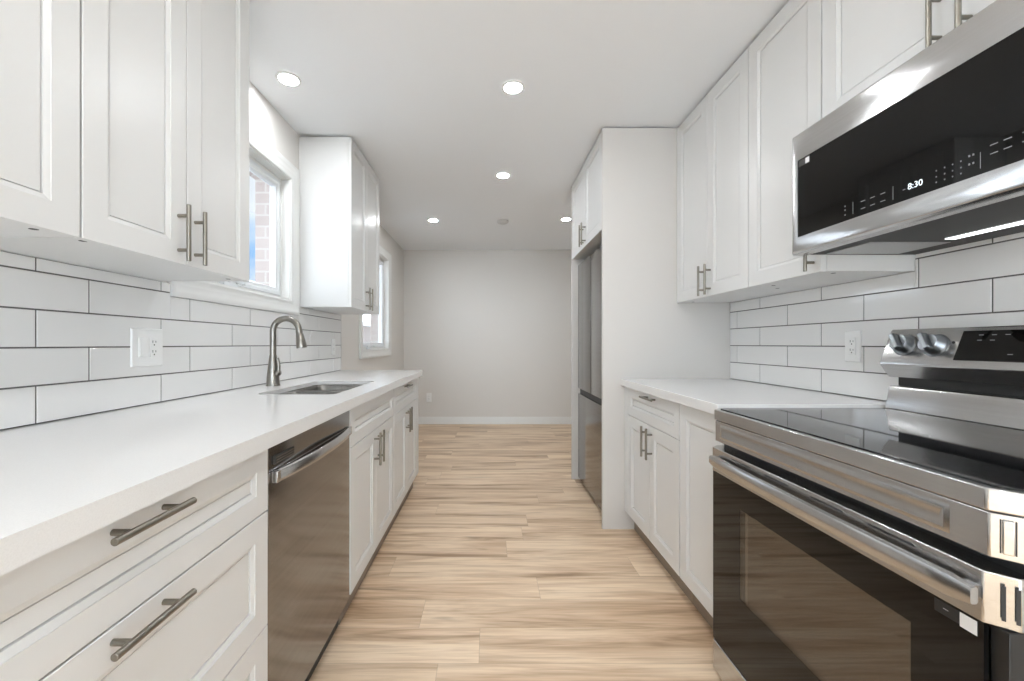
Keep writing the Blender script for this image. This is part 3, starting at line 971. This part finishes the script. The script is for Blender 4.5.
# back guard
bm = NB()
prism_y(bm, [(1.366, .9065), (1.372, .925), (1.382, .978), (1.386, .984), (1.46, .984), (1.46, .9065)], rs_ + .012, re_ - .012)
obj('riser', bm, 'steel', t, .002)
box_obj('vent_recess', (1.412, 1.458, rs_ + .016, re_ - .016, .9845, 1.034), 'black', t)
bm = NB()
P0, P1 = Vector((1.352, 0, 1.066)), Vector((1.392, 0, 1.172))
prism_y(bm, [(1.384, 1.014), (1.356, 1.052), (1.351, 1.058), (1.352, 1.066), (1.392, 1.172), (1.397, 1.176), (1.46, 1.176), (1.46, 1.036), (1.388, 1.036)], rs_ + .008, re_ - .010)
hs = obj('control_housing', bm, 'steel', t, .0025)
ud = (P1 - P0).normalized(); nd = Vector((-ud.z, 0, ud.x))
def on_panel(y, f, h): p = P0.lerp(P1, f) + nd * h; return Vector((p.x, y, p.z))
def panel_slab(bm, y0, y1, f0, f1, h0, h1):
    q = [(y0, f0), (y1, f0), (y1, f1), (y0, f1)]
    loft(bm, [[on_panel(y, f, h0) for y, f in q], [on_panel(y, f, h1) for y, f in q]])
bm = NB(); panel_slab(bm, .855, 1.213, .13, .93, .0002, .002)
dp = obj('display', bm, 'black_glass', hs, .0005)
for y, f in ((1.165, .80), (1.135, .80), (1.105, .80), (1.165, .66), (1.135, .66), (1.06, .80), (1.03, .80), (1.06, .66), (1.03, .66), (1.085, .30), (1.05, .30), (.96, .75), (.93, .75), (.96, .5), (.93, .5)):
    bm = NB(); panel_slab(bm, y - .0055, y + .0055, f, f + .018, .0021, .0024)
    obj('control_mark', bm, 'marks', dp, smooth=False)
for y in (1.367, 1.275, .790, .698):
    c = on_panel(y, .53, .0)
    bm = NB()
    add_stack(bm, c + nd * .0003, nd, [(0, .036), (.003, .036), (.005, .033), (.007, .031), (.026, .0285), (.030, .026), (.031, .0)][:-1], 32)
    kb = obj('knob', bm, 'chrome', hs, angle=40)
    bm = NB()
    a = ud * .8 + Vector((0, .6, 0)); a.normalize(); b2 = nd.cross(a)
    lo = [(-.031, -.011), (.031, -.011), (.031, .011), (-.031, .011)]
    loft(bm, [[c + nd * .029 + a * p + b2 * q for p, q in lo], [c + nd * .047 + a * p * .95 + b2 * q * .7 for p, q in lo]])
    obj('grip', bm, 'chrome', kb, .003)
    bm = NB(); m_ = on_panel(y - .045, .62, .0003)
    add_cyl(bm, m_, m_ + nd * .0006, .004, n=12)
    obj('burner_mark', bm, 'slot', hs)
bpy.data.objects.remove(dn)

# ================================================================ CEILING
t = thing('recessed_light', (.124, 2.137, CEIL))
def light_parts(t):
    c = Vector(t.location)
    bm = NB(); n = 40
    lps = [circle(c + Vector((0, 0, -h)), (0, 0, 1), r, n) for r, h in ((.060, .0005), (.0595, .004), (.056, .006), (.046, .0065), (.0445, .004), (.044, .001))]
    loft(bm, lps, False, False)
    obj('trim_ring', bm, 'trim', t, angle=60)
    bm = NB(); add_cyl(bm, c + Vector((0, 0, -.0035)), c + Vector((0, 0, -.001)), .0438, n=n)
    obj('lens', bm, 'lamp', t, smooth=False)
light_parts(t)
tag(t, 'round lit recessed light in mid ceiling, the largest and the one nearest the camera', 'ceiling light', 'recessed ceiling lights')
def dup_light(x, y, label):
    r = t.copy(); COL.objects.link(r); r.location = (x, y, CEIL)
    r['label'] = label
    for ch in list(t.children):
        c = ch.copy(); COL.objects.link(c); c.parent = r
    return r
for x, y, lb in ((-1.0, 2.07, 'round lit recessed light close to the wall above the sink window'),
                 (.11, 3.25, 'round lit recessed light in mid ceiling, second along the aisle'),
                 (-.598, 4.43, 'small lit recessed light near the end wall, past the cabinet between the windows'),
                 (.815, 4.39, 'lit recessed light beyond the refrigerator cabinet, half hidden by its door'),
                 (.12, 1.02, 'round lit recessed light over the aisle between sink and range, out of frame'),
                 (.12, -.1, 'round lit recessed light directly over the camera, out of frame'),
                 (-.6, -1.5, 'unseen recessed light added as fill behind the camera on the window side'),  # this lamp and the next are unseen, added as fill
                 (.8, -1.5, 'unseen recessed light added as fill behind the camera on the range side')):
    dup_light(x, y, lb)
bm = NB(); add_stack(bm, (.15, 4.46, CEIL - .0004), (0, 0, -1), [(0, .060), (.012, .060), (.020, .055), (.028, .042), (.030, .020)], 40)
M['detector'] = simple('grey_white_plastic', (0.62, 0.62, 0.61), 0.45)
tag(obj('smoke_detector', bm, 'detector', None, angle=40, origin=(.15, 4.46, CEIL)), 'flat white round smoke detector on the ceiling, unlit, before the end wall', 'smoke detector')
